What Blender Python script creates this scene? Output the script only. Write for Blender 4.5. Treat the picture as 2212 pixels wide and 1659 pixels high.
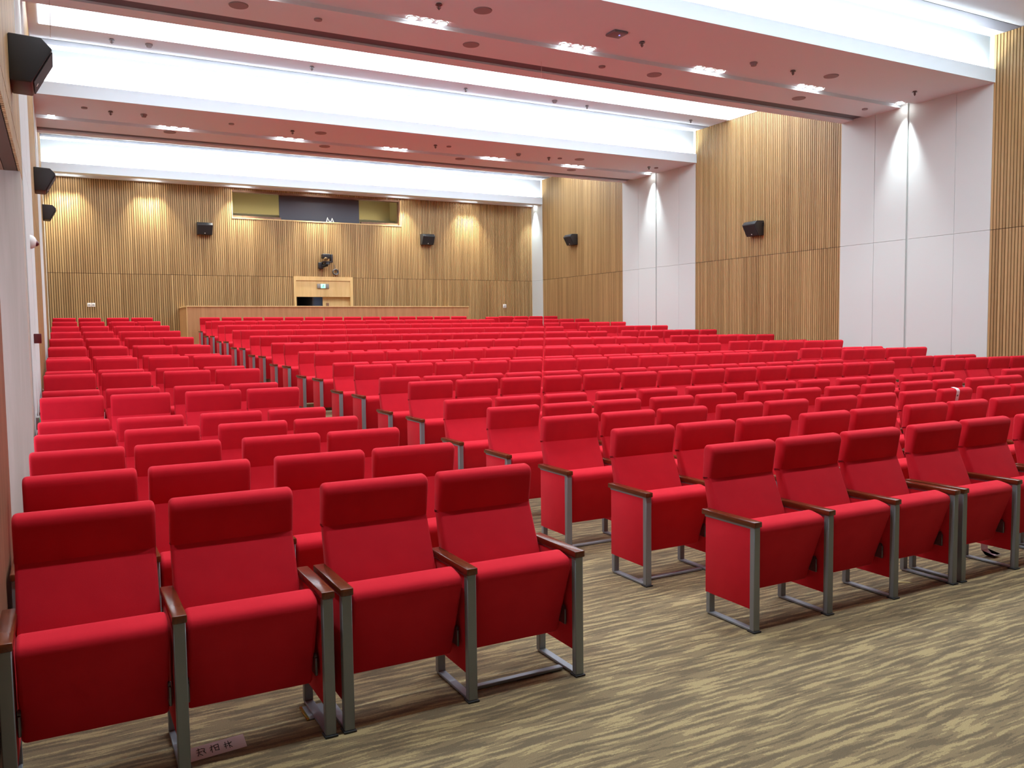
import bpy, bmesh, math, random
import numpy as np
from mathutils import Matrix, Vector

for o in list(bpy.data.objects):
    bpy.data.objects.remove(o)
S = bpy.context.scene
C = S.collection
random.seed(7)

# ------------------------------------------------------------------ camera
F = Vector((0.4714, 0.8794, -0.0661)); CAM_H = 1.6292
psi, th, ph = 0.4921594, 0.0661332, -0.0123526
f_ = Vector((math.sin(psi)*math.cos(th), math.cos(psi)*math.cos(th), -math.sin(th)))
r_ = Vector((math.cos(psi), -math.sin(psi), 0)); u_ = r_.cross(f_)
R_ = math.cos(ph)*r_ + math.sin(ph)*u_; U_ = -math.sin(ph)*r_ + math.cos(ph)*u_
cam = bpy.data.cameras.new('camera'); cam.sensor_width = 36; cam.sensor_fit = 'HORIZONTAL'
cam.lens = 1812.61*36/2212; cam.clip_start = 0.05; cam.clip_end = 100
co = bpy.data.objects.new('camera', cam); C.objects.link(co)
M = Matrix((R_, U_, -f_)).transposed().to_4x4(); M.translation = (0, 0, CAM_H)
co.matrix_world = M
S.camera = co
# ------------------------------------------------------------------ world, view
w = bpy.data.worlds.new('world'); S.world = w; w.use_nodes = True
w.node_tree.nodes['Background'].inputs[0].default_value = (0.9, 0.92, 1, 1)
w.node_tree.nodes['Background'].inputs[1].default_value = 0.02
S.view_settings.view_transform = 'Standard'; S.view_settings.look = 'None'
S.view_settings.exposure = 0.0; S.view_settings.gamma = 1.0; S.view_settings.use_curve_mapping = False
PANEL_L = 5.5          # luminous ceiling strips
COVE_L = 200.0          # led strips behind the beam lips
LAMP_L = 35.0          # face of a downlight
FRONT_W = 75.0        # the same on the beam over the first row
SPOT_W = 62.0         # beam of one downlight
S.cycles.max_bounces = 8; S.cycles.diffuse_bounces = 5; S.cycles.sample_clamp_indirect = 6

# ------------------------------------------------------------------ dimensions
XL, XR, YB = -0.25, 14.446, 25.37
ZS, ZT, ZSEAM = 5.775, 6.585, 3.25
BEAMS = [(1.34, 'front'), (9.09, 'nearest'), (16.86, 'middle')]
ROW_P = 0.92775
def LEV(l): return 0.0 if l <= 0 else 0.1267 + (l-1)*0.1168

# ------------------------------------------------------------------ materials
def srgb(r, g, b):
    def c(v):
        v /= 255.0
        return v/12.92 if v <= 0.04045 else ((v+0.055)/1.055)**2.4
    return (c(r), c(g), c(b), 1)
def mat(name, col, rough=0.6, metal=0.0, spec=0.5, sheen=0.0, emit=None, es=0.0):
    m = bpy.data.materials.new(name); m.use_nodes = True
    b = m.node_tree.nodes['Principled BSDF']
    b.inputs['Base Color'].default_value = col; b.inputs['Roughness'].default_value = rough
    b.inputs['Metallic'].default_value = metal; b.inputs['Specular IOR Level'].default_value = spec
    b.inputs['Sheen Weight'].default_value = sheen
    if emit:
        b.inputs['Emission Color'].default_value = emit; b.inputs['Emission Strength'].default_value = es
    return m
def N(m, t, **kw):
    n = m.node_tree.nodes.new(t)
    for k, v in kw.items():
        if k.startswith('i_'): n.inputs[k[2:].replace('_', ' ')].default_value = v
        else: setattr(n, k, v)
    return n
def L(m, a, b): m.node_tree.links.new(a, b)
def coords(m, kind='Object', scale=(1, 1, 1)):
    t = N(m, 'ShaderNodeTexCoord'); mp = N(m, 'ShaderNodeMapping')
    mp.inputs['Scale'].default_value = scale
    L(m, t.outputs[kind], mp.inputs['Vector']); return mp.outputs['Vector']
def ramp(m, fac, stops, interp='LINEAR'):
    r = N(m, 'ShaderNodeValToRGB'); r.color_ramp.interpolation = interp
    e = r.color_ramp.elements
    while len(e) < len(stops): e.new(0.5)
    for k, (p, c) in enumerate(stops): e[k].position = p; e[k].color = c
    L(m, fac, r.inputs['Fac']); return r.outputs['Color']
def bsdf(m): return m.node_tree.nodes['Principled BSDF']
def bump(m, fac, s=0.2, d=0.002):
    b = N(m, 'ShaderNodeBump'); b.inputs['Strength'].default_value = s; b.inputs['Distance'].default_value = d
    L(m, fac, b.inputs['Height']); L(m, b.outputs['Normal'], bsdf(m).inputs['Normal'])

def fabric(name, a, b):
    m = mat(name, a, 0.9, spec=0.15, sheen=0.04)
    v = coords(m, 'Object', (1, 1, 1))
    n = N(m, 'ShaderNodeTexNoise', i_Scale=6.0, i_Detail=3.0); L(m, v, n.inputs['Vector'])
    L(m, ramp(m, n.outputs['Fac'], [(0.3, a), (0.7, b)]), bsdf(m).inputs['Base Color'])
    n2 = N(m, 'ShaderNodeTexNoise', i_Scale=420.0, i_Detail=1.0); L(m, v, n2.inputs['Vector'])
    bump(m, n2.outputs['Fac'], 0.25, 0.001)
    return m
m_red = fabric('red_fabric', (0.64, 0.013, 0.029, 1), (0.70, 0.017, 0.034, 1))
m_metal = mat('grey_metal', srgb(142, 149, 154), 0.42, 0.3)
m_dark = mat('black_plastic', srgb(38, 38, 40), 0.5)
m_hinge = mat('hinge_steel', srgb(110, 112, 118), 0.3, 0.8)

def wood_mat(name, cols, rough=0.35, scale=(40, 3, 40)):
    m = mat(name, cols[0], rough)
    v = coords(m, 'Object', scale)
    n = N(m, 'ShaderNodeTexNoise', i_Scale=1.0, i_Detail=5.0, i_Distortion=0.6); L(m, v, n.inputs['Vector'])
    k = len(cols)-1
    L(m, ramp(m, n.outputs['Fac'], [(0.3+0.4*i/k, c) for i, c in enumerate(cols)]), bsdf(m).inputs['Base Color'])
    return m
m_arm = wood_mat('varnished_wood', [srgb(92, 42, 22), srgb(126, 64, 34)], 0.22)
m_oak = wood_mat('oak_veneer', [srgb(176, 130, 84), srgb(196, 150, 102)], 0.5, (14, 14, 1.2))
m_oak_light = wood_mat('light_oak', [srgb(208, 172, 112), srgb(222, 188, 130)], 0.5, (14, 14, 1.2))
m_brown = wood_mat('brown_wood', [srgb(120, 84, 60), srgb(142, 102, 74)], 0.5, (14, 14, 1.2))

m_gap = mat('slat_backing', srgb(78, 56, 36), 0.8)
def slat_mat(name, axis, pitch):
    m = mat(name, srgb(190, 150, 100), 0.5)
    t = N(m, 'ShaderNodeTexCoord'); sp = N(m, 'ShaderNodeSeparateXYZ'); L(m, t.outputs['Object'], sp.inputs[0])
    d = N(m, 'ShaderNodeMath', operation='DIVIDE'); L(m, sp.outputs[axis], d.inputs[0]); d.inputs[1].default_value = pitch
    fl = N(m, 'ShaderNodeMath', operation='FLOOR'); L(m, d.outputs[0], fl.inputs[0])
    gt = N(m, 'ShaderNodeMath', operation='GREATER_THAN'); L(m, sp.outputs['Z'], gt.inputs[0]); gt.inputs[1].default_value = ZSEAM
    cm = N(m, 'ShaderNodeCombineXYZ'); L(m, fl.outputs[0], cm.inputs[0]); L(m, gt.outputs[0], cm.inputs[1])
    wn = N(m, 'ShaderNodeTexWhiteNoise', noise_dimensions='3D'); L(m, cm.outputs[0], wn.inputs['Vector'])
    # wider boards made of some neighbouring slats
    d2 = N(m, 'ShaderNodeMath', operation='DIVIDE'); L(m, sp.outputs[axis], d2.inputs[0]); d2.inputs[1].default_value = pitch*9
    cm2 = N(m, 'ShaderNodeCombineXYZ'); L(m, d2.outputs[0], cm2.inputs[0]); L(m, gt.outputs[0], cm2.inputs[1])
    n2 = N(m, 'ShaderNodeTexNoise', i_Scale=1.0, i_Detail=1.0); L(m, cm2.outputs[0], n2.inputs['Vector'])
    g = N(m, 'ShaderNodeMapping'); L(m, t.outputs['Object'], g.inputs['Vector'])
    g.inputs['Scale'].default_value = (60, 60, 1.6)
    gn = N(m, 'ShaderNodeTexNoise', i_Scale=1.0, i_Detail=4.0); L(m, g.outputs[0], gn.inputs['Vector'])
    a = N(m, 'ShaderNodeMath', operation='MULTIPLY_ADD'); L(m, wn.outputs['Value'], a.inputs[0]); a.inputs[1].default_value = 0.45
    n2s = N(m, 'ShaderNodeMath', operation='MULTIPLY'); L(m, n2.outputs['Fac'], n2s.inputs[0]); n2s.inputs[1].default_value = 0.35
    L(m, n2s.outputs[0], a.inputs[2])
    a2 = N(m, 'ShaderNodeMath', operation='MULTIPLY_ADD'); L(m, gn.outputs['Fac'], a2.inputs[0]); a2.inputs[1].default_value = 0.35
    L(m, a.outputs[0], a2.inputs[2])
    L(m, ramp(m, a2.outputs[0], [(0.35, srgb(152, 119, 74)), (0.80, srgb(182, 148, 98)), (1.0, srgb(206, 174, 122))]), bsdf(m).inputs['Base Color'])
    return m
PITCH = 0.056
m_slat_y = slat_mat('oak_slats_side', 'Y', PITCH)
m_slat_x = slat_mat('oak_slats_back', 'X', PITCH)

def plaster(name, col, rough=0.8, sc=60):
    m = mat(name, col, rough, spec=0.3)
    v = coords(m, 'Object'); n = N(m, 'ShaderNodeTexNoise', i_Scale=float(sc), i_Detail=3.0); L(m, v, n.inputs['Vector'])
    bump(m, n.outputs['Fac'], 0.06, 0.002); return m
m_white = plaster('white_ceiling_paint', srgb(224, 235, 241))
m_panel = plaster('white_acoustic_panel', srgb(206, 213, 209), 0.9, 150)
m_beige = wood_mat('beige_panel', [srgb(172, 162, 146), srgb(186, 175, 160)], 0.8, (20, 20, 0.8))
m_slot = mat('slot_grey', srgb(96, 96, 104), 0.6)
m_grille = mat('grille_grey', srgb(150, 140, 142), 0.7)
m_steel = mat('sprinkler_metal', srgb(120, 112, 112), 0.4, 0.5)
m_plastic = mat('white_plastic', srgb(225, 222, 216), 0.4)
m_cream = plaster('cream_paint', srgb(210, 200, 160), 0.8)
m_screen = mat('dark_grey_blind', srgb(92, 92, 98), 0.95, spec=0.05)
m_paper = mat('pale_pink_paper', srgb(246, 226, 228), 0.8)
m_ink = mat('black_ink', srgb(22, 20, 22), 0.7)
m_brass = mat('brass', srgb(190, 160, 70), 0.25, 0.9)
m_redplast = mat('dark_red_plastic', srgb(96, 24, 28), 0.4)
m_glow = mat('light_panel', (1, 1, 1, 1), 0.5, emit=(0.88, 1.0, 1.12, 1), es=PANEL_L)
m_cove = mat('cove_led', (1, 1, 1, 1), 0.5, emit=(0.92, 1.0, 1.05, 1), es=COVE_L)
m_lamp = mat('lamp_face', (1, 1, 1, 1), 0.5, emit=(1.0, 1.0, 1.0, 1), es=LAMP_L)
m_exit = mat('exit_sign_glow', (0.5, 1, 0.9, 1), 0.5, emit=srgb(150, 255, 225), es=1.1)
m_exitgreen = mat('exit_sign_green', srgb(20, 150, 90), 0.5, emit=srgb(20, 150, 90), es=0.4)
m_exitgrey = mat('exit_sign_plate', srgb(150, 148, 142), 0.4, 0.3)
m_corridor = mat('dark_corridor', srgb(92, 92, 104), 0.8)
m_bluewall = mat('blue_grey_corridor_wall', srgb(96, 112, 138), 0.8)
m_led = mat('blue_led', (0.2, 0.2, 1, 1), 0.5, emit=(0.3, 0.3, 1, 1), es=2.0)

def carpet():
    m = mat('striped_carpet', srgb(130, 115, 85), 0.95, spec=0.1, sheen=0.05)
    v = coords(m, 'Object', (1, 1, 1))
    nd = N(m, 'ShaderNodeTexNoise', i_Scale=2.6, i_Detail=3.0); L(m, v, nd.inputs['Vector'])
    sub = N(m, 'ShaderNodeVectorMath', operation='MULTIPLY_ADD'); L(m, nd.outputs['Color'], sub.inputs[0])
    sub.inputs[1].default_value = (0.15, 0.06, 0); L(m, v, sub.inputs[2])
    nj = N(m, 'ShaderNodeTexNoise', i_Scale=90.0, i_Detail=1.0); L(m, v, nj.inputs['Vector'])
    sj = N(m, 'ShaderNodeVectorMath', operation='MULTIPLY_ADD'); L(m, nj.outputs['Color'], sj.inputs[0])
    sj.inputs[1].default_value = (0.06, 0.012, 0); L(m, sub.outputs[0], sj.inputs[2])
    mp = N(m, 'ShaderNodeMapping'); mp.inputs['Scale'].default_value = (3.2, 37.0, 1); L(m, sj.outputs[0], mp.inputs['Vector'])
    n = N(m, 'ShaderNodeTexNoise', i_Scale=1.0, i_Detail=2.5, i_Roughness=0.5); L(m, mp.outputs[0], n.inputs['Vector'])
    base = ramp(m, n.outputs['Fac'], [(0.0, srgb(116, 102, 80)), (0.435, srgb(118, 104, 81)), (0.455, srgb(139, 122, 93)), (0.555, srgb(144, 127, 96)),
                                     (0.57, srgb(176, 157, 115)), (1.0, srgb(182, 163, 120))])
    n3 = N(m, 'ShaderNodeTexNoise', i_Scale=260.0, i_Detail=2.0); L(m, v, n3.inputs['Vector'])
    mx = N(m, 'ShaderNodeMix', data_type='RGBA', blend_type='MULTIPLY'); mx.inputs['Factor'].default_value = 0.5
    L(m, base, mx.inputs[6]); L(m, ramp(m, n3.outputs['Fac'], [(0.3, (0.6, 0.6, 0.6, 1)), (0.7, (1.25, 1.25, 1.25, 1))]), mx.inputs[7])
    L(m, mx.outputs[2], bsdf(m).inputs['Base Color'])
    bump(m, n3.outputs['Fac'], 0.5, 0.004)
    return m
m_carpet = carpet()

# ------------------------------------------------------------------ mesh helpers
def bm_new(): return bmesh.new()
def box(bm, x0, x1, y0, y1, z0, z1, bev=0.0, seg=2, mi=0):
    t = bmesh.new()
    vs = [t.verts.new((x, y, z)) for x in (x0, x1) for y in (y0, y1) for z in (z0, z1)]
    for q in ((0, 1, 3, 2), (4, 6, 7, 5), (0, 4, 5, 1), (2, 3, 7, 6), (0, 2, 6, 4), (1, 5, 7, 3)):
        t.faces.new([vs[i] for i in q])
    bmesh.ops.recalc_face_normals(t, faces=t.faces)
    if bev: bmesh.ops.bevel(t, geom=list(t.edges), offset=bev, segments=seg, affect='EDGES', profile=0.5)
    merge(bm, t, mi)
def merge(bm, t, mi=0, mx=None):
    mp = {}
    for v in t.verts: mp[v] = bm.verts.new(mx @ v.co if mx else v.co)
    for f in t.faces:
        try:
            nf = bm.faces.new([mp[v] for v in f.verts]); nf.material_index = mi if mi else f.material_index
        except ValueError: pass
    t.free()
def prism(bm, prof, x0, x1, axes='YZ', bev=0.0, seg=3, mi=0):
    """extrude a closed profile; axes says which world axes the profile uses, the third is the extrusion"""
    t = bmesh.new()
    def P(a, b, e):
        return {'YZ': (e, a, b), 'XZ': (a, e, b), 'XY': (a, b, e)}[axes]
    A = [t.verts.new(P(a, b, x0)) for a, b in prof]; B = [t.verts.new(P(a, b, x1)) for a, b in prof]
    n = len(prof)
    fa = t.faces.new(A); fb = t.faces.new(B[::-1])
    for i in range(n): t.faces.new((A[i], B[i], B[(i+1) % n], A[(i+1) % n]))
    bmesh.ops.recalc_face_normals(t, faces=t.faces)
    if bev:
        es = list({e for f in (fa, fb) for e in f.edges})
        bmesh.ops.bevel(t, geom=es, offset=bev, segments=seg, affect='EDGES', profile=0.5)
    merge(bm, t, mi)
def rnd(pts, n=4):
    """round a polygon: points (a, b, radius)"""
    out = []; k = len(pts)
    for i in range(k):
        p = Vector(pts[i][:2]); r = pts[i][2]
        if r <= 0: out.append((p.x, p.y)); continue
        a = (Vector(pts[i-1][:2])-p); b = (Vector(pts[(i+1) % k][:2])-p)
        la, lb = a.length, b.length; a.normalize(); b.normalize()
        ang = a.angle(b); d = min(r/math.tan(ang/2), la*0.48, lb*0.48)
        s, e = p+a*d, p+b*d
        for j in range(n+1):
            u = j/n; q = s*(1-u)**2 + p*2*u*(1-u) + e*u*u
            out.append((q.x, q.y))
    return out
def cyl(bm, p0, p1, r0, r1=None, n=16, mi=0):
    r1 = r0 if r1 is None else r1
    p0, p1 = Vector(p0), Vector(p1); d = (p1-p0); ln = d.length
    t = bmesh.new()
    bmesh.ops.create_cone(t, cap_ends=True, segments=n, radius1=r0, radius2=max(r1, 1e-5), depth=ln)
    mx = Matrix.Translation((p0+p1)/2) @ d.to_track_quat('Z', 'Y').to_matrix().to_4x4()
    merge(bm, t, mi, mx)
def tube(bm, pts, r, n=6, closed=False):
    pts = [Vector(p) for p in pts]; rings = []
    k = len(pts)
    for i, p in enumerate(pts):
        d = (pts[(i+1) % k] if (closed or i < k-1) else p) - (pts[i-1] if (closed or i > 0) else p)
        q = d.to_track_quat('Z', 'Y')
        rings.append([bm.verts.new(p + q @ Vector((r*math.cos(2*math.pi*j/n), r*math.sin(2*math.pi*j/n), 0))) for j in range(n)])
    for i in range(k if closed else k-1):
        a, b = rings[i], rings[(i+1) % k]
        for j in range(n): bm.faces.new((a[j], a[(j+1) % n], b[(j+1) % n], b[j]))
    if not closed: bm.faces.new(rings[0][::-1]); bm.faces.new(rings[-1])
def dome(bm, c, r, axis=(0, 0, 1), squash=1.0, mi=0):
    t = bmesh.new(); bmesh.ops.create_uvsphere(t, u_segments=16, v_segments=10, radius=r)
    mx = Matrix.Translation(c) @ Vector(axis).to_track_quat('Z', 'Y').to_matrix().to_4x4() @ Matrix.Diagonal((1, 1, squash, 1))
    merge(bm, t, mi, mx)
def finish(name, bm, mats, smooth=True):
    me = bpy.data.meshes.new(name); bmesh.ops.recalc_face_normals(bm, faces=bm.faces); bm.to_mesh(me); bm.free()
    for m in (mats if isinstance(mats, (list, tuple)) else [mats]): me.materials.append(m)
    if smooth:
        me.shade_smooth(); me.set_sharp_from_angle(angle=math.radians(38))
    return me
def obj(name, me, parent=None, loc=None):
    o = bpy.data.objects.new(name, me); C.objects.link(o)
    if parent: o.parent = parent
    if loc is not None: o.location = loc
    return o
def tag(o, label, cat, group=None):
    o['label'] = label; o['category'] = cat
    if group: o['group'] = group
    return o
def thing(name, label, cat, loc=(0, 0, 0), rz=0.0, group=None):
    o = bpy.data.objects.new(name, None); C.objects.link(o); o.location = loc; o.rotation_euler = (0, 0, rz)
    o.empty_display_size = 0.1
    return tag(o, label, cat, group)
def struct(name, me, parent=None):
    o = obj(name, me, parent)
    if not parent: o['kind'] = 'structure'
    return o
ORD = ['', 'first', 'second', 'third', 'fourth', 'fifth', 'sixth', 'seventh', 'eighth', 'ninth', 'tenth', 'eleventh', 'twelfth', 'thirteenth',
       'fourteenth', 'fifteenth', 'sixteenth', 'seventeenth', 'eighteenth', 'nineteenth', 'twentieth', 'twenty-first', 'twenty-second']

# ------------------------------------------------------------------ floor: flat front, then treads of two rows
bm = bm_new()
YE = lambda l: 7.60 + (l-1)*2*ROW_P          # riser of level l, left and centre
XAIS = 11.15
box(bm, -3.0, XR+0.3, -7.0, 25.6, -0.3, 0.0)
for l in range(1, 10):
    y0 = YE(l); y1 = YE(l+1) if l < 9 else YB+0.1
    if l < 9: box(bm, XL-0.02, XAIS, y0, y1, -0.1, LEV(l))
    else:
        box(bm, XL-0.02, 3.06, y0, y1, -0.1, LEV(l)); box(bm, 3.06, XAIS, y0, 23.76, -0.1, LEV(l))
# right block treads follow its slightly turned rows
RA, RX0, RY0, RP, RB, RS = -0.0507, 12.0669, 15.9301, 0.9543, 0.011, 0.5338
def RROW(r): return RX0 + RB*(r-13), RY0 + (r-13)*RP
def RY(r, x): return RROW(r)[1]-0.43-0.27 + (x-RX0)*math.tan(RA)
for l in range(1, 10):
    r = 2*l+3
    xa, xb = XAIS, XR+0.2
    p = [(xa, RY(r, xa)), (xb, RY(r, xb))]
    p += [(xb, RY(r+2, xb)), (xa, RY(r+2, xa))] if l < 9 else [(xb, YB+0.1), (xa, YB+0.1)]
    prism(bm, p, -0.1, LEV(l), 'XY')
struct('floor', finish('floor', bm, m_carpet, False))

# ------------------------------------------------------------------ walls
def slats(bm, side, a0, a1, z0, z1, cut=None):
    """vertical slats in front of a backing board; side R, L or B"""
    k0 = math.floor(a0/PITCH); k1 = math.ceil(a1/PITCH)
    for k in range(k0, k1):
        s0 = max(k*PITCH+0.008, a0); s1 = min(k*PITCH+0.049, a1)
        if s1-s0 < 0.003: continue
        for za, zb in ((z0, min(z1, ZSEAM-0.006)), (max(z0, ZSEAM+0.006), z1)):
            if zb <= za: continue
            if side == 'R': box(bm, XR, XR+0.025, s0, s1, za, zb)
            elif side == 'L': box(bm, XL-0.025, XL, s0, s1, za, zb)
            else: box(bm, s0, s1, YB, YB+0.025, za, zb)
    if side == 'R': box(bm, XR+0.018, XR+0.12, a0, a1, z0, z1, mi=1)
    elif side == 'L': box(bm, XL-0.12, XL-0.018, a0, a1, z0, z1, mi=1)
    else: box(bm, a0, a1, YB+0.018, YB+0.12, z0, z1, mi=1)
def white_panels(bm, side, a0, a1, joints, z1=ZS+0.9):
    X0, X1 = (XR-0.005, XR+0.12) if side == 'R' else (XL-0.12, XL+0.005)
    cuts = [a0]+[j for j, g in joints]+[a1]; gaps = [0.004]+[g for j, g in joints]+[0.004]
    for i in range(len(cuts)-1):
        s0 = cuts[i]+gaps[i]/2; s1 = cuts[i+1]-gaps[i+1]/2
        for za, zb in ((-0.1, ZSEAM-0.002), (ZSEAM+0.002, z1)):
            box(bm, X0, X1, s0, s1, za, zb, 0.003, 1)
    xb = (XR+0.03, XR+0.13) if side == 'R' else (XL-0.13, XL-0.03)
    box(bm, xb[0], xb[1], a0, a1, -0.1, z1)
BAYS = [(4.59, 9.12), (12.34, 16.89), (20.06, 24.64)]
for a0, a1 in BAYS:
    bm = bm_new(); slats(bm, 'R', a0, a1, -0.1, ZT+0.1)
    struct('wall_right', finish('wall_right', bm, [m_slat_y, m_gap], False))
for a0, a1, J in ((9.12, 12.34, [(9.80, 0.004), (10.77, 0.05), (11.52, 0.006)]), (16.89, 20.06, [(17.55, 0.004), (18.50, 0.05), (19.30, 0.006)]), (24.64, 25.45, [])):
    bm = bm_new(); white_panels(bm, 'R', a0, a1, J)
    struct('wall_right', finish('wall_right', bm, m_panel, False))
bm = bm_new(); box(bm, XR, XR+0.12, -7, 4.59, -0.1, ZT+0.1); struct('wall_right', finish('wall_right', bm, m_panel, False))
# left wall: slats over an exit lobby in the near bay, then the same rhythm as on the right
LOB0, LOB1, LOBZ = 4.77, 8.62, 3.06
bm = bm_new(); slats(bm, 'L', 2.9, 9.12, LOBZ, ZT+0.1); struct('wall_left', finish('wall_left', bm, [m_slat_y, m_gap], False))
for a0, a1 in BAYS[1:]:
    bm = bm_new(); slats(bm, 'L', a0, a1, -0.1, ZT+0.1); struct('wall_left', finish('wall_left', bm, [m_slat_y, m_gap], False))
for a0, a1, J in ((9.12, 12.34, [(10.77, 0.05)]), (16.89, 20.06, [(18.50, 0.05)]), (24.64, 25.45, [])):
    bm = bm_new(); white_panels(bm, 'L', a0, a1, J); struct('wall_left', finish('wall_left', bm, m_panel, False))
bm = bm_new(); box(bm, XL-0.14, XL, 2.9, LOB0, -0.1, LOBZ); struct('wall_left', finish('wall_left', bm, m_brown, False))
bm = bm_new(); box(bm, -2.4, XL-0.12, LOB1, LOB1+0.12, -0.1, LOBZ+0.1); box(bm, XL-0.12, XL-0.003, LOB1, 9.12, -0.1, LOBZ)
struct('wall_left', finish('wall_left', bm, m_beige, False))
bm = bm_new(); box(bm, -2.4, XL-0.125, LOB0-0.1, LOB1, LOBZ, LOBZ+0.1); struct('ceiling', finish('ceiling', bm, m_brown, False))
bm = bm_new(); box(bm, -2.5, -2.4, 2.9, LOB1+0.12, -0.1, LOBZ+0.1); box(bm, -2.4, XL-0.14, LOB0-0.14, LOB0-0.02, -0.1, LOBZ)
struct('wall_left', finish('wall_left', bm, m_beige, False))
bm = bm_new(); box(bm, -2.6, -2.5, -7, 2.9, -0.1, ZT+0.1); box(bm, -2.5, XL-0.14, 2.8, 2.9, -0.1, ZT+0.1)
struct('wall_left', finish('wall_left', bm, m_panel, False))
# daylight through the lobby's glazed outer door
bm = bm_new(); box(bm, -2.395, -2.385, 5.3, 8.2, 0.1, 2.6)
struct('window_2', finish('window_2', bm, mat('daylit_glass', (1, 1, 1, 1), 0.3, emit=(0.82, 0.88, 1.2, 1), es=4.5), False))
# wall behind the photographer
bm = bm_new(); box(bm, -2.6, XR+0.1, -7.1, -7.0, -0.1, ZT+0.1); struct('wall_front', finish('wall_front', bm, m_brown, False))
# back wall, with the openings of the projection window and of the door
WX0, WX1, WZ0, WZ1 = 4.50, 9.68, 4.93, 5.72
DX0, DX1, DZ1 = 6.22, 8.05, 3.27
bm = bm_new()
slats(bm, 'B', XL, DX0, -0.1, WZ0); slats(bm, 'B', DX1, XR, -0.1, WZ0); slats(bm, 'B', DX0, DX1, DZ1, WZ0)
slats(bm, 'B', XL, WX0, WZ0, ZS+0.3); slats(bm, 'B', WX1, XR, WZ0, ZS+0.3); slats(bm, 'B', WX0, WX1, WZ1, ZS+0.3)
struct('wall_back', finish('wall_back', bm, [m_slat_x, m_gap], False))

# projection window
bm = bm_new()
for a in (box,):
    a(bm, WX0, WX1, YB-0.012, YB+0.10, WZ0-0.03, WZ0)            # pale sill
    a(bm, WX0-0.0, WX0+0.025, YB-0.005, YB+0.2, WZ0, WZ1); a(bm, WX1-0.025, WX1, YB-0.005, YB+0.2, WZ0, WZ1)
wf = struct('window_1', finish('window_1', bm, m_oak_light, False))
bm = bm_new(); box(bm, WX0, WX1, YB+0.02, YB+0.2, WZ1-0.05, WZ1+0.02); box(bm, WX0, 5.93, YB+0.1, YB+0.2, WZ0, WZ0+0.07); box(bm, 8.40, WX1, YB+0.1, YB+0.2, WZ0, WZ0+0.07)
box(bm, WX1-0.06, WX1-0.025, YB+0.03, YB+0.2, WZ0, WZ1)
obj('window_head', finish('window_head', bm, m_brown, False), wf)
bm = bm_new(); box(bm, 5.93, 8.40, YB+0.30, YB+0.34, WZ0-0.1, WZ1+0.05); obj('dark_blind', finish('dark_blind', bm, m_screen, False), wf)
bm = bm_new()   # projection room behind the window
box(bm, 4.3, 9.9, 27.0, 27.1, 4.2, 6.4); box(bm, 4.2, 4.3, YB+0.14, 27.1, 4.2, 6.4); box(bm, 9.9, 10.0, YB+0.14, 27.1, 4.2, 6.4)
box(bm, 4.2, 10.0, YB+0.14, 27.1, 6.4, 6.5); box(bm, 4.2, 10.0, YB+0.14, 27.1, 4.1, 4.2)
box(bm, 4.3, 9.9, 26.5, 27.0, 4.2, 5.21)
obj('projection_room', finish('projection_room', bm, m_cream, False), wf)
bm = bm_new(); box(bm, 4.6, 9.6, 26.72, 26.78, 5.22, 5.24)
tag(obj('room_light_strip', finish('room_light_strip', bm, mat('warm_strip', (1, 1, 1, 1), 0.5, emit=(1.0, 0.9, 0.62, 1), es=5.0), False)),
    'glowing strip on ledge inside the projection room behind the window', 'light')

# door in the passage
bm = bm_new()
box(bm, DX0, DX0+0.07, YB-0.02, YB+0.25, -0.05, DZ1); box(bm, DX1-0.09, DX1, YB-0.02, YB+0.25, -0.05, DZ1)
box(bm, DX0+0.07, DX1-0.09, YB+0.0, YB+0.25, 2.66, DZ1-0.12)
box(bm, DX0+0.07, DX1-0.09, YB-0.02, YB+0.25, DZ1-0.12, DZ1)
dr = struct('door_1', finish('door_1', bm, m_oak_light, False))
bm = bm_new(); box(bm, 7.12, DX1-0.09, YB+0.10, YB+0.15, 0.0, 2.66); leaf = obj('door_leaf', finish('door_leaf', bm, m_oak_light, False), dr)
bm = bm_new(); box(bm, 7.22, 7.30, YB+0.06, YB+0.10, 2.30, 2.48, 0.006); obj('door_handle', finish('door_handle', bm, m_brown), leaf)
bm = bm_new(); box(bm, 5.9, 8.4, 27.4, 27.5, 0, 3.0); box(bm, 8.3, 8.4, YB+0.25, 27.5, 0, 3.0); box(bm, 5.9, 8.4, YB+0.25, 27.5, 2.9, 3.0); box(bm, 5.8, 5.9, YB+0.25, 27.5, 0, 3.0)
box(bm, 5.8, 8.4, YB+0.12, 27.5, -0.2, 0.0)
obj('corridor', finish('corridor', bm, m_corridor, False), dr)
bm = bm_new(); box(bm, 6.85, 6.9, YB+0.3, 27.4, 0, 2.9); obj('corridor_partition', finish('corridor_partition', bm, m_bluewall, False), dr)
cl = bpy.data.lights.new('corridor_fill', 'AREA'); cl.energy = 14; cl.size = 0.5; cl.color = (0.8, 0.9, 1)  # unseen fill light, added to lift the dark corridor
o = bpy.data.objects.new('corridor_fill', cl); C.objects.link(o); o.location = (7.1, 26.5, 2.85)

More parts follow.
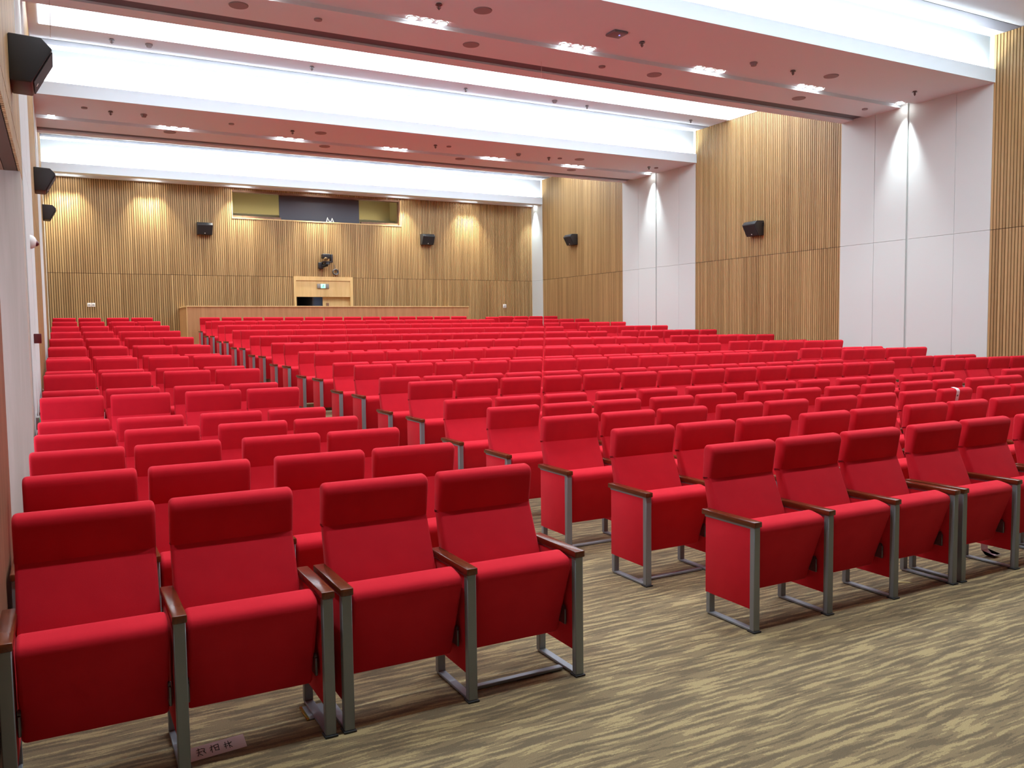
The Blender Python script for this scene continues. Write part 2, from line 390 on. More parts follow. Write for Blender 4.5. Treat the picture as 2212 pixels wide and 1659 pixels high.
# parapet round the passage
bm = bm_new()
box(bm, 2.98, 11.24, 23.76, 23.88, -0.1, 2.30); box(bm, 2.98, 3.10, 23.88, YB, -0.1, 2.30); box(bm, 11.12, 11.24, 23.88, YB, -0.1, 2.30)
pp = tag(obj('parapet', finish('parapet', bm, m_oak, False)), 'long plain oak parapet behind the last row of the centre block', 'parapet')
bm = bm_new(); box(bm, 2.965, 11.255, 23.745, 23.895, 2.30, 2.335, 0.004); box(bm, 2.965, 3.115, 23.895, YB-0.002, 2.30, 2.335, 0.004); box(bm, 11.105, 11.255, 23.895, YB-0.002, 2.30, 2.335, 0.004)
box(bm, 2.965, 2.985, 23.745, 23.765, 1.0, 2.30); box(bm, 11.235, 11.255, 23.745, 23.765, 1.0, 2.30)
obj('cap_rail', finish('cap_rail', bm, m_oak_light), pp)

# ------------------------------------------------------------------ ceiling
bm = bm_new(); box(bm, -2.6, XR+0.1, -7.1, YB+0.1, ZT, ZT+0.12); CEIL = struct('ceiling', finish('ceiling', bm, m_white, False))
GR0, GR1 = 1.545, 1.86      # lamp groove behind the beam's front edge
def beam_profile(y, ln, groove, slot):
    p = [(y+0.11, ZT+0.05), (y+0.11, 5.93), (y+0.025, 5.93), (y+0.025, 6.0), (y, 6.0), (y, ZS)]
    if groove: p += [(y+groove[0], ZS), (y+groove[0], ZS+0.06), (y+groove[1], ZS+0.06), (y+groove[1], ZS)]
    if slot: p += [(y+2.66, ZS), (y+2.66, ZS+0.05), (y+2.96, ZS+0.05), (y+2.96, ZS)]
    return p + [(y+ln, ZS), (y+ln, ZT+0.05)]
beams = []
for y, nm in BEAMS:
    ln = 3.25 if nm != 'middle' else 3.20
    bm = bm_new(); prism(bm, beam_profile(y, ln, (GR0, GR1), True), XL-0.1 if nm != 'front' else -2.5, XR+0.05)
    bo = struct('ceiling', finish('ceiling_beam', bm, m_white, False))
    bm = bm_new(); box(bm, XL if nm != 'front' else -2.5, XR, y+2.665, y+2.955, ZS+0.03, ZS+0.055)
    obj('air_slot', finish('air_slot', bm, m_slot, False), bo)
Y3 = 24.62
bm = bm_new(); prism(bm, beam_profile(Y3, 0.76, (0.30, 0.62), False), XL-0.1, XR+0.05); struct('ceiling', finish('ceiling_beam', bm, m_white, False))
for y, nm in [(BEAMS[1][0], 'nearest'), (BEAMS[2][0], 'middle'), (Y3, 'rear')]:
    bm = bm_new(); box(bm, XL+0.05, XR-0.25, y+0.04, y+0.09, 5.932, 5.945)
    tag(obj('cove_light', finish('cove_light', bm, m_cove, False)), f'white light strip in the lip of the {nm} ceiling beam', 'light', 'cove lights')
for y0, nm in ((5.50, 'before the nearest ceiling beam'), (13.25, 'between the nearest and middle ceiling beams'), (20.95, 'between the middle and rear ceiling beams')):
    bm = bm_new(); box(bm, XL+0.15, XR-0.02, y0, y0+2.40, ZT-0.008, ZT+0.02)
    tag(obj('light_panel', finish('light_panel', bm, m_glow, False)), f'long glowing white ceiling panel {nm}', 'light', 'glowing ceiling panels')
    ys = y0+3.16
    bm = bm_new(); box(bm, XL, XR, ys, ys+0.29, ZT-0.006, ZT+0.02)
    obj('air_slot', finish('air_slot', bm, m_slot, False), CEIL)

# downlights: three lamps in a row
bm = bm_new(); cyl(bm, (0, 0, -0.004), (0, 0, 0.012), 0.062, n=20); me_lamp = finish('lamp', bm, m_lamp)
bm = bm_new()
tube(bm, [(0.072*math.cos(a), 0.072*math.sin(a), -0.003) for a in [2*math.pi*i/20 for i in range(20)]], 0.008, 6, True)
me_ring = finish('trim_ring', bm, m_plastic)
def spotlight(x, y, z, watts, deg, blend=0.5, col=(0.90, 1.0, 1.06), tilt=(0, 0)):
    l = bpy.data.lights.new('downlight_beam', 'SPOT'); l.energy = watts; l.spot_size = math.radians(deg); l.spot_blend = blend
    l.color = col; l.shadow_soft_size = 0.05
    o = bpy.data.objects.new('downlight_beam', l); C.objects.link(o); o.location = (x, y, z); o.rotation_euler = (math.radians(tilt[0]), math.radians(tilt[1]), 0)
def downlight(x, y, label, n=3, watts=SPOT_W, deg=105, sp=0.22, z=ZS+0.06, tilt=(0, 0), wall=False, col=(0.90, 1.0, 1.06)):
    t = thing('downlight', label, 'ceiling light', (x, y, z-0.012), 0, 'downlights in the ceiling beams')
    for i in range(n):
        dx = (i-(n-1)/2)*sp
        lo = obj('lamp', me_lamp, t, (dx, 0, 0)); obj('trim_ring', me_ring, lo)
        spotlight(x+dx, y, z-0.03, watts, deg, 1.0 if wall else 0.5, tilt=tilt, col=col)
LX = [-0.10, 2.22, 4.58, 7.00, 9.58, 11.90]
for b, (y, nm) in enumerate(BEAMS):
    yl = y+GR0+0.205
    for i, x in enumerate(LX):
        if i == 0: downlight(0.02, yl, f'single small downlight by the left wall on the {nm} ceiling beam', 1, FRONT_W*3.5 if b == 0 else SPOT_W)
        else: downlight(x, yl, f'three round lamps in a row, {ORD[i]} cluster from the left wall on {nm} ceiling beam', 3, FRONT_W if b == 0 else SPOT_W)
    downlight(XR-0.15, yl, f'single downlight on the {nm} ceiling beam washing the white right wall panel', 1, 560, 54, wall=True)
yl = Y3+0.47
for i, x in enumerate(LX):
    x = [0.30, 2.30, 4.72, 7.00, 9.56, 11.95][i]
    downlight(x, yl, f'lamp cluster close to the slatted back wall, {ORD[i+1]} from the left corner', 3, 200, 70, col=(1.0, 0.97, 0.86))
downlight(XR-0.13, yl, 'downlight in the far right corner washing the narrow white panel', 1, 380, 54, wall=True)

# ceiling fittings
def disc(name, r, h, m):
    bm = bm_new(); cyl(bm, (0, 0, -h), (0, 0, 0.005), r*0.94, r, 24); return finish(name, bm, m)
me_spk = disc('ceiling_speaker', 0.125, 0.012, m_grille); me_small = disc('ceiling_sensor', 0.055, 0.02, m_grille)
bm = bm_new(); cyl(bm, (0, 0, -0.015), (0, 0, 0.004), 0.035, n=16); cyl(bm, (0, 0, -0.075), (0, 0, -0.015), 0.012, n=10)
cyl(bm, (0, 0, -0.02), (0, 0, -0.015), 0.045, n=16)
tube(bm, [(-0.022, 0, -0.02), (-0.026, 0, -0.05), (0, 0, -0.078), (0.026, 0, -0.05), (0.022, 0, -0.02)], 0.005, 6)
me_spr = finish('sprinkler', bm, m_steel)
bm = bm_new(); cyl(bm, (0, 0, -0.02), (0, 0, 0.004), 0.06, n=20); cyl(bm, (0, 0, -0.055), (0, 0, -0.02), 0.04, 0.05, 16); me_det = finish('smoke_detector', bm, m_grille)
def row_of(name, me, pts, z, what, cat, where, grp):
    for i, (x, y) in enumerate(pts):
        tag(obj(name, me, None, (x, y, z)), f'{what}, {ORD[i+1]} from the left {where}', cat, grp)
row_of('ceiling_speaker', me_spk, [(2.17, 11.28), (5.46, 11.32), (8.80, 11.32), (12.10, 11.31)], ZS, 'round ceiling speaker', 'ceiling speaker', 'in the far line on the nearest beam', 'round ceiling speakers')
row_of('ceiling_speaker', me_spk, [(5.03, 10.06), (11.53, 10.08)], ZS, 'round ceiling speaker', 'ceiling speaker', 'in the front line on the nearest beam', 'round ceiling speakers')
row_of('ceiling_speaker', me_spk, [(2.17, 18.90), (5.42, 18.90), (8.77, 18.89), (12.03, 18.98)], ZS, 'round ceiling speaker', 'ceiling speaker', 'in the far line on the middle beam', 'round ceiling speakers')
row_of('ceiling_speaker', me_spk, [(4.99, 17.67), (11.47, 17.72)], ZS, 'round ceiling speaker', 'ceiling speaker', 'in the front line on the middle beam', 'round ceiling speakers')
row_of('ceiling_sensor', me_small, [(3.20, 11.31), (7.77, 11.33), (13.86, 11.30)], ZS, 'small round ceiling sensor', 'sensor', 'on the nearest beam', 'small round ceiling sensors')
row_of('ceiling_sensor', me_small, [(0.56, 17.53), (3.18, 17.64), (7.95, 17.72), (10.95, 17.80), (13.9, 17.8)], ZS, 'small round ceiling sensor', 'sensor', 'on the middle beam', 'small round ceiling sensors')
row_of('sprinkler', me_spr, [(4.43, 10.11), (7.645, 10.12), (10.71, 10.14), (13.65, 10.07)], ZS, 'small metal sprinkler head', 'sprinkler', 'on the nearest beam', 'sprinkler heads')
row_of('sprinkler', me_spr, [(1.00, 17.61), (4.41, 17.71), (7.62, 17.72), (10.66, 17.84), (13.64, 17.77)], ZS, 'small metal sprinkler head', 'sprinkler', 'on the middle beam', 'sprinkler heads')
row_of('sprinkler', me_spr, [(0.97, 15.95), (4.37, 15.95), (7.58, 16.0), (10.59, 16.04), (13.58, 16.06)], ZT, 'small metal sprinkler head', 'sprinkler', 'on the raised ceiling behind the nearest beam', 'sprinkler heads')
row_of('smoke_detector', me_det, [(9.83, 10.12)], ZS, 'grey smoke detector', 'smoke detector', 'on the nearest beam', 'smoke detectors')
row_of('smoke_detector', me_det, [(1.57, 17.60), (9.78, 17.77)], ZS, 'grey smoke detector', 'smoke detector', 'on the middle beam', 'smoke detectors')
row_of('smoke_detector', me_det, [(1.55, 15.95), (9.72, 16.0)], ZT, 'grey smoke detector', 'smoke detector', 'on the raised ceiling', 'smoke detectors')
ap = thing('access_point', 'flat grey wireless access point with blue light on the nearest ceiling beam', 'access point', (7.10, 9.98, ZS))
bm = bm_new(); box(bm, -0.12, 0.12, -0.12, 0.12, -0.035, 0.0, 0.02, 3); obj('housing', finish('housing', bm, mat('ap_grey', srgb(120, 118, 124), 0.4)), ap)
bm = bm_new(); cyl(bm, (0.03, -0.02, -0.038), (0.03, -0.02, -0.03), 0.012, n=10); obj('status_light', finish('status_light', bm, m_led), ap)
for i, (x, y, z0, z1, lab) in enumerate([(6.78, 11.55, ZS, ZS-0.36, 'thin cord hanging from the nearest ceiling beam near its middle'), (0.05, 12.0, ZS, ZS-0.5, 'thin pale cord hanging from nearest ceiling beam by the left wall')]):
    bm = bm_new(); tube(bm, [(x, y, z0), (x+0.004, y, z0*0.6+z1*0.4), (x-0.006, y, z1)], 0.004, 5)
    tag(obj('hanging_cord', finish('hanging_cord', bm, m_plastic)), lab, 'cord')

# ------------------------------------------------------------------ wall loudspeakers (local +X points into the room)
prof = [(0.0, -0.17), (0.14, -0.175), (0.285, 0.085), (0.215, 0.16), (0.0, 0.17)]
bm = bm_new()
prism(bm, rnd([(a, b, 0.012) for a, b in prof], 2), -0.205, 0.205, 'XZ', 0.008, 2)
me_sp_body = finish('cabinet', bm, mat('speaker_black', srgb(48, 49, 50), 0.45))
bm = bm_new()
d = Vector((0.145, 0, 0.26)).normalized(); nrm = Vector((d.z, 0, -d.x))
c0 = Vector((0.14, 0, -0.175))
g = [c0 + d*s + nrm*0.004 + Vector((0, yy, 0)) for s, yy in ((0.02, -0.185), (0.02, 0.185), (0.28, 0.185), (0.28, -0.185))]
g2 = [p + nrm*0.006 for p in g]
va = [bm.verts.new(p) for p in g]; vb = [bm.verts.new(p) for p in g2]
bm.faces.new(va[::-1]); bm.faces.new(vb)
for i in range(4): bm.faces.new((va[i], va[(i+1) % 4], vb[(i+1) % 4], vb[i]))
me_sp_grille = finish('grille', bm, mat('grille_black', srgb(34, 34, 35), 0.7), False)
bm = bm_new(); p = c0 + d*0.05 + nrm*0.011; cyl(bm, p, p+nrm*0.003, 0.014, n=12); me_sp_logo = finish('round_badge', bm, m_plastic)
bm = bm_new(); box(bm, -0.004, 0.02, -0.10, 0.10, -0.06, 0.06); tube(bm, [(0.03, 0.20, 0.10), (0.03, 0.235, 0.12), (0.03, 0.235, 0.05), (0.03, 0.205, 0.05)], 0.008, 6)
me_sp_br = finish('bracket', bm, m_dark)
def speaker(x, y, z, rz, label):
    t = thing('wall_speaker', label, 'loudspeaker', (x, y, z), rz, 'black wall loudspeakers')
    obj('cabinet', me_sp_body, t); gg = obj('grille', me_sp_grille, t); obj('round_badge', me_sp_logo, gg); obj('bracket', me_sp_br, t)
PI = math.pi
speaker(XR, 14.72, 3.88, PI, 'black loudspeaker on the wood slats of the right wall, the nearer one')
speaker(XR, 22.66, 4.40, PI, 'black loudspeaker on the far slatted bay of the right wall')
speaker(3.72, YB, 4.56, -PI/2, 'black loudspeaker on the back wall, left of the projection window')
speaker(10.52, YB, 4.52, -PI/2, 'black loudspeaker on the back wall, right of the projection window')
speaker(XL, 7.45, 3.66, 0, 'large looking black loudspeaker nearest on the left wall')
speaker(XL, 14.6, 3.93, 0, 'black loudspeaker on the left wall, second from the camera')
speaker(XL, 22.6, 4.46, 0, 'small looking black loudspeaker on the left wall near the back corner')

# ------------------------------------------------------------------ things on the back wall
t = thing('exit_sign', 'green lit exit sign on the panel above the rear door', 'exit sign', (7.105, YB-0.0, 2.985))
bm = bm_new(); box(bm, -0.18, 0.18, -0.03, 0.0, -0.068, 0.068, 0.004); obj('plate', finish('plate', bm, m_exitgrey), t)
bm = bm_new(); box(bm, -0.072, 0.072, -0.036, -0.029, -0.062, 0.062, 0.003); pn = obj('lit_panel', finish('lit_panel', bm, m_exit), t)
bm = bm_new()   # running figure
cyl(bm, (0.012, -0.037, 0.038), (0.012, -0.039, 0.038), 0.009, n=10)
for a, b in (((0.008, 0.028), (-0.004, -0.006)), ((-0.004, -0.006), (0.018, -0.022)), ((0.018, -0.022), (0.014, -0.048)), ((-0.004, -0.006), (-0.02, -0.028)), ((-0.02, -0.028), (-0.04, -0.03)), ((0.006, 0.022), (0.028, 0.012)), ((0.006, 0.022), (-0.018, 0.010))):
    cyl(bm, (a[0], -0.038, a[1]), (b[0], -0.038, b[1]), 0.006, n=6)
obj('running_figure', finish('running_figure', bm, m_exitgreen), pn)
t = thing('video_camera', 'dark moving video camera on a wall bracket above the rear door', 'camera', (7.10, YB, 3.6))
bm = bm_new(); box(bm, -0.13, 0.02, -0.10, 0.0, -0.10, 0.10, 0.02, 3); cyl(bm, (0, -0.10, -0.02), (0.10, -0.20, 0.03), 0.05, 0.06); obj('bracket', finish('bracket', bm, m_dark), t)
bm = bm_new(); cyl(bm, (0.10, -0.22, 0.03), (0.10, -0.22, 0.09), 0.09, 0.08, 20); obj('base', finish('base', bm, m_dark), t)
bm = bm_new(); box(bm, 0.19, 0.25, -0.30, -0.14, 0.08, 0.33, 0.015, 2); box(bm, -0.06, 0.22, -0.30, -0.14, 0.08, 0.12, 0.01, 2); obj('yoke', finish('yoke', bm, m_dark), t)
bm = bm_new(); box(bm, -0.06, 0.17, -0.33, -0.10, 0.20, 0.34, 0.025, 3); hd = obj('head', finish('head', bm, m_dark), t)
bm = bm_new(); cyl(bm, (0.02, -0.33, 0.19), (0.02, -0.37, 0.16), 0.055, 0.05, 20); obj('lens', finish('lens', bm, mat('lens_glass', srgb(150, 130, 100), 0.1, 0.6)), hd)
bm = bm_new()
for k in range(5):
    rr = 0.078+0.010*math.sin(k*2.1); cx = 7.50+0.006*math.cos(k*1.7)
    tube(bm, [(cx+rr*math.cos(a), YB-0.02-0.009*k, 3.42+rr*math.sin(a)*(1.05-0.03*k)) for a in [2*PI*i/24 for i in range(24)]], 0.012, 6, True)
tube(bm, [(7.49, YB-0.03, 3.48), (7.478, YB-0.02, 3.56), (7.482, YB-0.005, 3.64)], 0.008, 6)
tag(obj('cable_coil', finish('cable_coil', bm, mat('cable_grey', srgb(92, 90, 88), 0.5))), 'coil of grey cable hanging on the slats beside the video camera', 'cable')
def plate(name, x0, x1, z0, z1, label, n):
    t = thing(name, label, 'socket', ((x0+x1)/2, YB, (z0+z1)/2), 0)
    w = (x1-x0)/n
    for i in range(n):
        bm = bm_new(); a = -(x1-x0)/2+i*w; box(bm, a+0.003, a+w-0.003, -0.012, 0.004, -(z1-z0)/2, (z1-z0)/2, 0.004, 2)
        pl = obj('plate', finish('plate', bm, m_plastic), t)
        bm = bm_new(); box(bm, a+w*0.25, a+w*0.75, -0.015, -0.010, -0.012, 0.012, 0.002, 1); obj('socket_face', finish('socket_face', bm, m_exitgrey), pl)
plate('wall_socket', 0.665, 0.865, 2.35, 2.455, 'pair of white socket plates low on the back wall at left', 2)
plate('wall_socket', 13.29, 13.42, 2.33, 2.455, 'single pale socket plate low on the back wall at right', 1)
bm = bm_new()
tube(bm, [(7.285, YB+0.03, 4.932), (7.315, YB+0.03, 5.06), (7.37, YB+0.04, 4.95), (7.395, YB+0.04, 4.935), (7.42, YB+0.04, 4.95), (7.455, YB+0.03, 5.05), (7.50, YB+0.03, 4.932)], 0.015, 4)  # lamp reflection at the dark window, given solid form as a white strip
tag(obj('lamp_reflection', finish('lamp_reflection', bm, m_plastic, False)), 'white M-shaped lamp reflection modelled as a bent strip on the projection window ledge', 'reflection')

# ------------------------------------------------------------------ things on the left wall
t = thing('dome_sensor', 'white dome with a dark red tip on the left wall', 'sensor', (XL+0.005, 10.45, 2.62))
bm = bm_new(); dome(bm, (0, 0, 0), 0.075, (1, 0, 0), 0.85); obj('dome', finish('dome', bm, m_plastic), t)
bm = bm_new(); dome(bm, (0.052, 0.0, -0.015), 0.032, (1, 0, 0), 1); obj('red_tip', finish('red_tip', bm, m_redplast), t)
bm = bm_new(); box(bm, XL+0.005, XL+0.075, 10.0, 10.1, 1.535, 1.635, 0.006)
tag(obj('alarm_box', finish('alarm_box', bm, m_redplast)), 'small dark red box on the white left wall panel', 'alarm box')
t = thing('low_exit_marker', 'small green marker low on the left wall beside the seats', 'exit sign', (XL+0.005, 9.45, 0.76))
bm = bm_new(); box(bm, 0, 0.03, -0.1, 0.1, -0.06, 0.06, 0.004); obj('plate', finish('plate', bm, m_exitgrey), t)
bm = bm_new(); box(bm, 0.028, 0.034, -0.085, 0.085, -0.045, 0.045); obj('green_face', finish('green_face', bm, m_exitgreen), t)

# ------------------------------------------------------------------ auditorium seats
def seat_parts(sw):
    """meshes of one folding seat; x runs from its left arm frame (0) to the right one (sw); it faces -Y"""
    P = {}
    x0, x1 = 0.020, sw-0.034
    bm = bm_new()
    hp = rnd([(0.397, 0.752, 0.012), (0.362, 0.944, 0.044), (0.452, 0.961, 0.044), (0.464, 0.745, 0.012)], 5)
    prism(bm, hp, x0, x1, 'YZ', 0.02, 4); P['headrest'] = finish('headrest', bm, m_red)
    bm = bm_new()
    bp = rnd([(0.400, 0.775, 0.004), (0.305, 0.560, 0.25), (0.205, 0.300, 0.03), (0.275, 0.270, 0.03), (0.410, 0.560, 0.25), (0.456, 0.770, 0.004)], 5)
    prism(bm, bp, x0+0.002, x1-0.002, 'YZ', 0.014, 3); P['backrest'] = finish('backrest', bm, m_red)
    bm = bm_new()
    sp = rnd([(-0.004, 0.562, 0.05), (0.135, 0.592, 0.05), (0.185, 0.46, 0.05), (0.205, 0.20, 0.03), (0.140, 0.172, 0.02)], 6)
    prism(bm, sp, 0.029, sw-0.033, 'YZ', 0.018, 3); P['seat'] = finish('seat', bm, m_red)
    for nm_, xx in (('hinge', 0.0235), ('hinge_right', sw-0.0405)):
        bm = bm_new(); box(bm, xx, xx+0.011, 0.065, 0.14, 0.235, 0.310, 0.003, 1); cyl(bm, (xx, 0.085, 0.312), (xx+0.011, 0.085, 0.312), 0.012, n=10)
        P[nm_] = finish('hinge', bm, m_hinge)
    bm = bm_new(); box(bm, 0.02, sw-0.031, 0.10, 0.135, 0.003, 0.018, 0.003, 1); P['floor_rail'] = finish('floor_rail', bm, m_metal)
    return P
def frame_parts():
    P = {}
    bm = bm_new()
    box(bm, -0.0215, 0.0215, 0.0, 0.034, 0.008, 0.567, 0.003, 1); box(bm, -0.019, 0.019, 0.345, 0.377, 0.008, 0.40, 0.003, 1)
    box(bm, -0.019, 0.019, 0.02, 0.365, 0.004, 0.016, 0.002, 1); box(bm, -0.0185, 0.0185, 0.02, 0.388, 0.556, 0.567)
    P['leg_frame'] = finish('leg_frame', bm, m_metal)
    bm = bm_new(); box(bm, -0.0195, 0.0195, 0.028, 0.384, 0.122, 0.557, 0.006, 2); P['side_panel'] = finish('side_panel', bm, m_red)
    bm = bm_new(); prism(bm, rnd([(-0.008, 0.567, 0.004), (-0.008, 0.597, 0.006), (0.408, 0.597, 0.006), (0.408, 0.567, 0.004)], 2), -0.0265, 0.0265, 'YZ', 0.004, 2)
    P['armrest'] = finish('armrest', bm, m_arm)
    bm = bm_new(); box(bm, -0.027, 0.027, -0.008, 0.045, 0.0, 0.009, 0.002, 1); P['foot_pad'] = finish('foot_pad', bm, m_dark)
    return P
SEATP = {w_: seat_parts(w_) for w_ in (0.552, 0.534)}
FR = frame_parts()
NEAR = ('headrest', 'backrest', 'seat', 'hinge', 'hinge_right', 'floor_rail'); FAR = ('headrest', 'backrest', 'seat')
FNEAR = ('leg_frame', 'side_panel', 'armrest', 'foot_pad'); FFAR = ('leg_frame', 'side_panel', 'armrest')
SEATS = []      # key, x, y, z, rz, width key, row start, row end of a unit, label, near
# centre block
FRONT_X = [0, 0.555, 1.11, 1.75, 2.31, 2.96, 3.52, 4.135, 4.72, 5.39, 5.955, 6.60, 7.175]
XC, YC = 3.188, 3.232
for r in range(1, 23):
    lv = 0 if r <= 5 else (r-4)//2
    xs = FRONT_X if r <= 5 else [0.55*i for i in range(14)]
    for i, x in enumerate(xs):
        end = (i in (2, 4, 6, 8, 10, 12)) if r <= 5 else i == 13
        SEATS.append((('C', r, i+1), XC+x, YC+(r-1)*ROW_P, LEV(lv), 0.0, 0.552, end,
                      f"red folding seat, {ORD[i+1]} from the left aisle in centre block's {ORD[r]} row from front", r <= 9))
# left block, two pairs per row
for r in range(1, 23):
    lv = 0 if r <= 5 else (r-4)//2
    for i, x in enumerate((-0.212, 0.339, 0.968, 1.523)):
        SEATS.append((('L', r, i+1), x+0.0019*(r-1), YC+(r-1)*ROW_P, LEV(lv), 0.0, 0.552, i in (1, 3),
                      f"red folding seat, {ORD[i+1]} from the left wall in left block's {ORD[r]} row from front", r <= 8))
# right block, rows turned a little towards the stage
for r in range(4, 23):
    lv = (r-3)//2 if r > 4 else 0
    x0, y0 = RROW(r)
    for i in range(4):
        x = x0-0.012+i*RS*math.cos(RA); y = y0-0.43+i*RS*math.sin(RA)
        SEATS.append((('R', r, i+1), x, y, LEV(lv), RA, 0.534, i == 3,
                      f"red folding seat, {ORD[i+1]} from the aisle in right block's {ORD[23-r]} row from back", False))
STUFF_ROWS = {('C', 1): [7, 8, 9, 10, 11, 12, 13], ('C', 2): [9, 10, 11, 12, 13], ('C', 3): [12, 13], ('R', 4): [2, 3, 4], ('R', 6): [4], ('R', 8): [3, 4], ('C', 9): [10, 11, 12, 13, 14], ('R', 10): [3, 4], ('C', 11): [2, 3, 4, 5, 6, 7, 8, 9, 10, 11, 12, 13, 14], ('R', 12): [3, 4], ('C', 13): [2, 3, 4, 5, 6, 7, 8, 9, 10, 11, 12, 13, 14], ('L', 13): [1, 2, 4], ('R', 14): [2, 3, 4], ('C', 15): [2, 3, 4, 5, 6, 7, 8, 9, 10, 11, 12, 13, 14], ('L', 15): [1, 2, 3, 4], ('R', 16): [2, 3, 4], ('C', 17): [2, 3, 4, 5, 6, 7, 8, 9, 10, 11, 12, 13, 14], ('L', 17): [1, 2, 3, 4], ('R', 17): [3, 4], ('C', 18): [14], ('R', 18): [1, 2, 3, 4], ('C', 19): [2, 3, 4, 5, 6, 7, 8, 9, 10, 11, 12, 13, 14], ('L', 19): [1, 2, 3, 4], ('R', 19): [2, 3, 4], ('C', 20): [12, 13, 14], ('R', 20): [1, 2, 3, 4], ('C', 21): [2, 3, 4, 5, 6, 7, 8, 9, 10, 11, 12, 13, 14], ('L', 21): [1, 2, 3, 4], ('R', 21): [2, 3, 4], ('C', 22): [4, 5, 6, 7, 8, 9, 10, 11, 12, 13, 14], ('R', 22): [1, 2, 3, 4]}
STUFF = {(b, r, i) for (b, r), v in STUFF_ROWS.items() for i in v}
def place(k, x, y, z, rz, wk, end, label, near):
    t = thing('auditorium_seat', label, 'seat', (x, y, z), rz, 'red auditorium seats')
    sp = SEATP[wk]
    for n in (NEAR if near else FAR):
        if n == 'floor_rail' and not ((k[0] == 'L' and k[2] == 4) or (k[0] == 'C' and k[2] == 1 and k[1] in (2, 3))): continue
        obj(n.replace('_right', ''), sp[n], t)
    for n in (FNEAR if near else FFAR): obj(n, FR[n], t)
    if end:
        for n in (FNEAR if near else FFAR): obj(n, FR[n], t, (wk, 0, 0))
rest = []
for s in SEATS:
    if s[0] in STUFF: rest.append(s)
    else: place(*s)
if rest:    # the seats that show least, all in one object
    mats = [m_red, m_metal, m_arm]; V = []; Fc = []; MI = []; off = 0
    cache = {}
    def lump(wk, end):
        if (wk, end) in cache: return cache[(wk, end)]
        vs = []; fs = []; mi = []; o = 0
        parts = [(SEATP[wk][n], 0.0, 0) for n in FAR]
        for dx in ([0.0, wk] if end else [0.0]): parts += [(FR['leg_frame'], dx, 1), (FR['side_panel'], dx, 0), (FR['armrest'], dx, 2)]
        for me, dx, m in parts:
            c = np.empty(len(me.vertices)*3); me.vertices.foreach_get('co', c); c = c.reshape(-1, 3); c[:, 0] += dx
            vs.append(c); fs += [[v+o for v in p.vertices] for p in me.polygons]; mi += [m]*len(me.polygons); o += len(c)
        cache[(wk, end)] = (np.concatenate(vs), fs, mi); return cache[(wk, end)]
    for k, x, y, z, rz, wk, end, label, near in rest:
        vs, fs, mi = lump(wk, end); c, s_ = math.cos(rz), math.sin(rz)
        q = np.stack([vs[:, 0]*c-vs[:, 1]*s_+x, vs[:, 0]*s_+vs[:, 1]*c+y, vs[:, 2]+z], 1)
        V += q.tolist(); Fc += [[v+off for v in f] for f in fs]; MI += mi; off += len(q)
    me = bpy.data.meshes.new('far_seats'); me.from_pydata(V, [], Fc)
    for m in mats: me.materials.append(m)
    me.polygons.foreach_set('material_index', MI); me.shade_smooth(); me.set_sharp_from_angle(angle=math.radians(38))
    o = tag(obj('far_seats', me), 'red auditorium seats in the far rows, mostly hidden behind nearer rows', 'seats'); o['kind'] = 'stuff'

# ------------------------------------------------------------------ paper strips and scraps
def strokes(bm, segs, y, r):
    for a, b in segs: cyl(bm, (a[0], a[1], y), (b[0], b[1], y), r, n=5)
GL = [  # brush marks of three handwritten characters in a unit box
    [((.1, .8), (.5, .85)), ((.3, 1), (.3, .5)), ((.05, .5), (.6, .55)), ((.3, .5), (.1, .1)), ((.3, .35), (.6, .05)), ((.55, .9), (.9, .8)), ((.9, .8), (.8, .4)), ((.7, .6), (.95, .2))],
    [((.05, .7), (.45, .75)), ((.25, .95), (.2, .05)), ((.25, .6), (.05, .3)), ((.5, .85), (.95, .9)), ((.5, .85), (.55, .3)), ((.95, .9), (.9, .25)), ((.55, .55), (.9, .6)), ((.5, .25), (.95, .2))],
    [((.1, .6), (.9, .65)), ((.3, .9), (.25, .1)), ((.1, .35), (.5, .4)), ((.6, .95), (.65, .05)), ((.6, .5), (.95, .75)), ((.65, .4), (.9, .1))]]
def paper_flat(loc, rz, ln, wd, label, tilt=0.0):
    t = thing('paper_strip', label, 'paper', loc, rz)
    bm = bm_new(); box(bm, 0, ln, 0, wd, 0.0005, 0.0015); obj('sheet', finish('sheet', bm, m_paper, False), t).rotation_euler = (tilt, 0, 0)
    bm = bm_new(); s = wd*0.62
    for k, g in enumerate(GL):
        ox = ln*0.17+k*s*1.35; strokes(bm, [((ox+a[0]*s, wd*0.2+a[1]*s), (ox+b[0]*s, wd*0.2+b[1]*s)) for a, b in g], 0.0018, 0.0013)
    obj('handwriting', finish('handwriting', bm, m_ink, False), t).rotation_euler = (tilt, 0, 0)
    return t
paper_flat((0.355, 3.30, 0.001), 0.10, 0.225, 0.06, 'pale pink paper strip with handwriting on carpet under the second front seat', 0.5)
# strip hanging under the front-row seat at the right
t = thing('paper_strip', 'paper strip with handwriting dangling under fifth seat of the centre front row, end curled', 'paper', (5.62, 3.56, 0.0))
pts = [(0.0, 0.24), (0.0, 0.10), (-0.006, 0.04), (-0.035, 0.012), (-0.075, 0.010), (-0.10, 0.022)]
bm = bm_new(); prism(bm, pts+[(a+0.0012, b+0.001) for a, b in pts[::-1]], 0.0, 0.075); obj('sheet', finish('sheet', bm, m_paper), t)
bm = bm_new()
for k, g in enumerate(GL[:2]):
    for a, b in g: cyl(bm, (0.015+a[0]*0.045, -0.0012, 0.17-k*0.06+a[1]*0.045-0.02), (0.015+b[0]*0.045, -0.0012, 0.17-k*0.06+b[1]*0.045-0.02), 0.0013, n=5)
obj('handwriting', finish('handwriting', bm, m_ink, False), t)
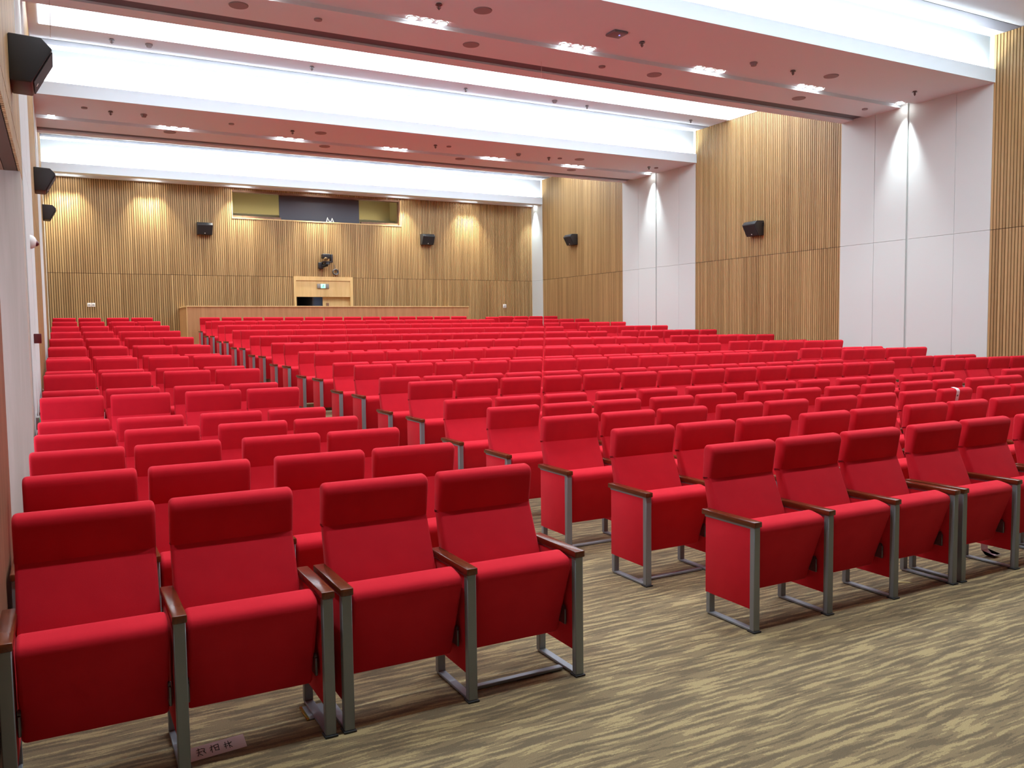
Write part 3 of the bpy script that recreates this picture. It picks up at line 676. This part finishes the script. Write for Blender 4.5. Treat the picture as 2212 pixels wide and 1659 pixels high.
# strip lying over a headrest
def on_seat(key, dx):
    for s in SEATS:
        if s[0] == key: return s[1]+dx, s[2], s[3]
x, y, z = on_seat(('C', 3, 9), 0.235)
t = thing('paper_strip', 'white paper strip draped over a red headrest towards the right', 'paper', (x, y, z))
pts = [(0.3865, 0.80), (0.3655, 0.915), (0.368, 0.933), (0.381, 0.949), (0.405, 0.9555), (0.432, 0.960)]
bm = bm_new(); prism(bm, pts+[(a-0.0012, b+0.0016) for a, b in pts[::-1]], 0.0, 0.05); obj('sheet', finish('sheet', bm, m_paper), t)
bm = bm_new()
for a, b in (((.012, .872), (.036, .886)), ((.012, .886), (.036, .872)), ((.024, .89), (.024, .868))): cyl(bm, (a[0], 0.3730-0.18*(a[1]-0.872), a[1]), (b[0], 0.3730-0.18*(b[1]-0.872), b[1]), 0.002, n=5)
obj('ink_mark', finish('ink_mark', bm, m_ink, False), t)
bm = bm_new(); prism(bm, [(0, 0), (0.10, -0.012), (0.085, 0.012), (0.01, 0.02)], 0.001, 0.003, 'XY')
o = tag(obj('paper_scrap', finish('paper_scrap', bm, mat('yellow_paper', srgb(226, 210, 140), 0.7), False), None, (4.57, 3.44, 0.0)), 'yellow paper scrap on the carpet under the third centre front seat', 'scrap'); o.rotation_euler = (0, 0, -0.5)
bm = bm_new(); prism(bm, [(0, 0), (0.016, 0.003), (0.010, 0.022)], 0.001, 0.004, 'XY')
tag(obj('paper_scrap', finish('paper_scrap', bm, m_plastic, False), None, (2.29, 1.62, 0.0)), 'tiny white scrap on the open carpet near the bottom edge', 'scrap')
t = thing('floor_socket', 'brass edged floor socket under the second front seat at left', 'socket', (0.84, 3.42, 0.0), 0.0)
bm = bm_new(); box(bm, 0, 0.012, 0, 0.13, 0.001, 0.010, 0.002, 1); box(bm, 0.10, 0.112, 0.0, 0.13, 0.001, 0.010, 0.002, 1); obj('brass_edge', finish('brass_edge', bm, m_brass), t)
bm = bm_new(); box(bm, 0.012, 0.10, 0.0, 0.13, 0.001, 0.006); obj('cover', finish('cover', bm, m_metal), t)
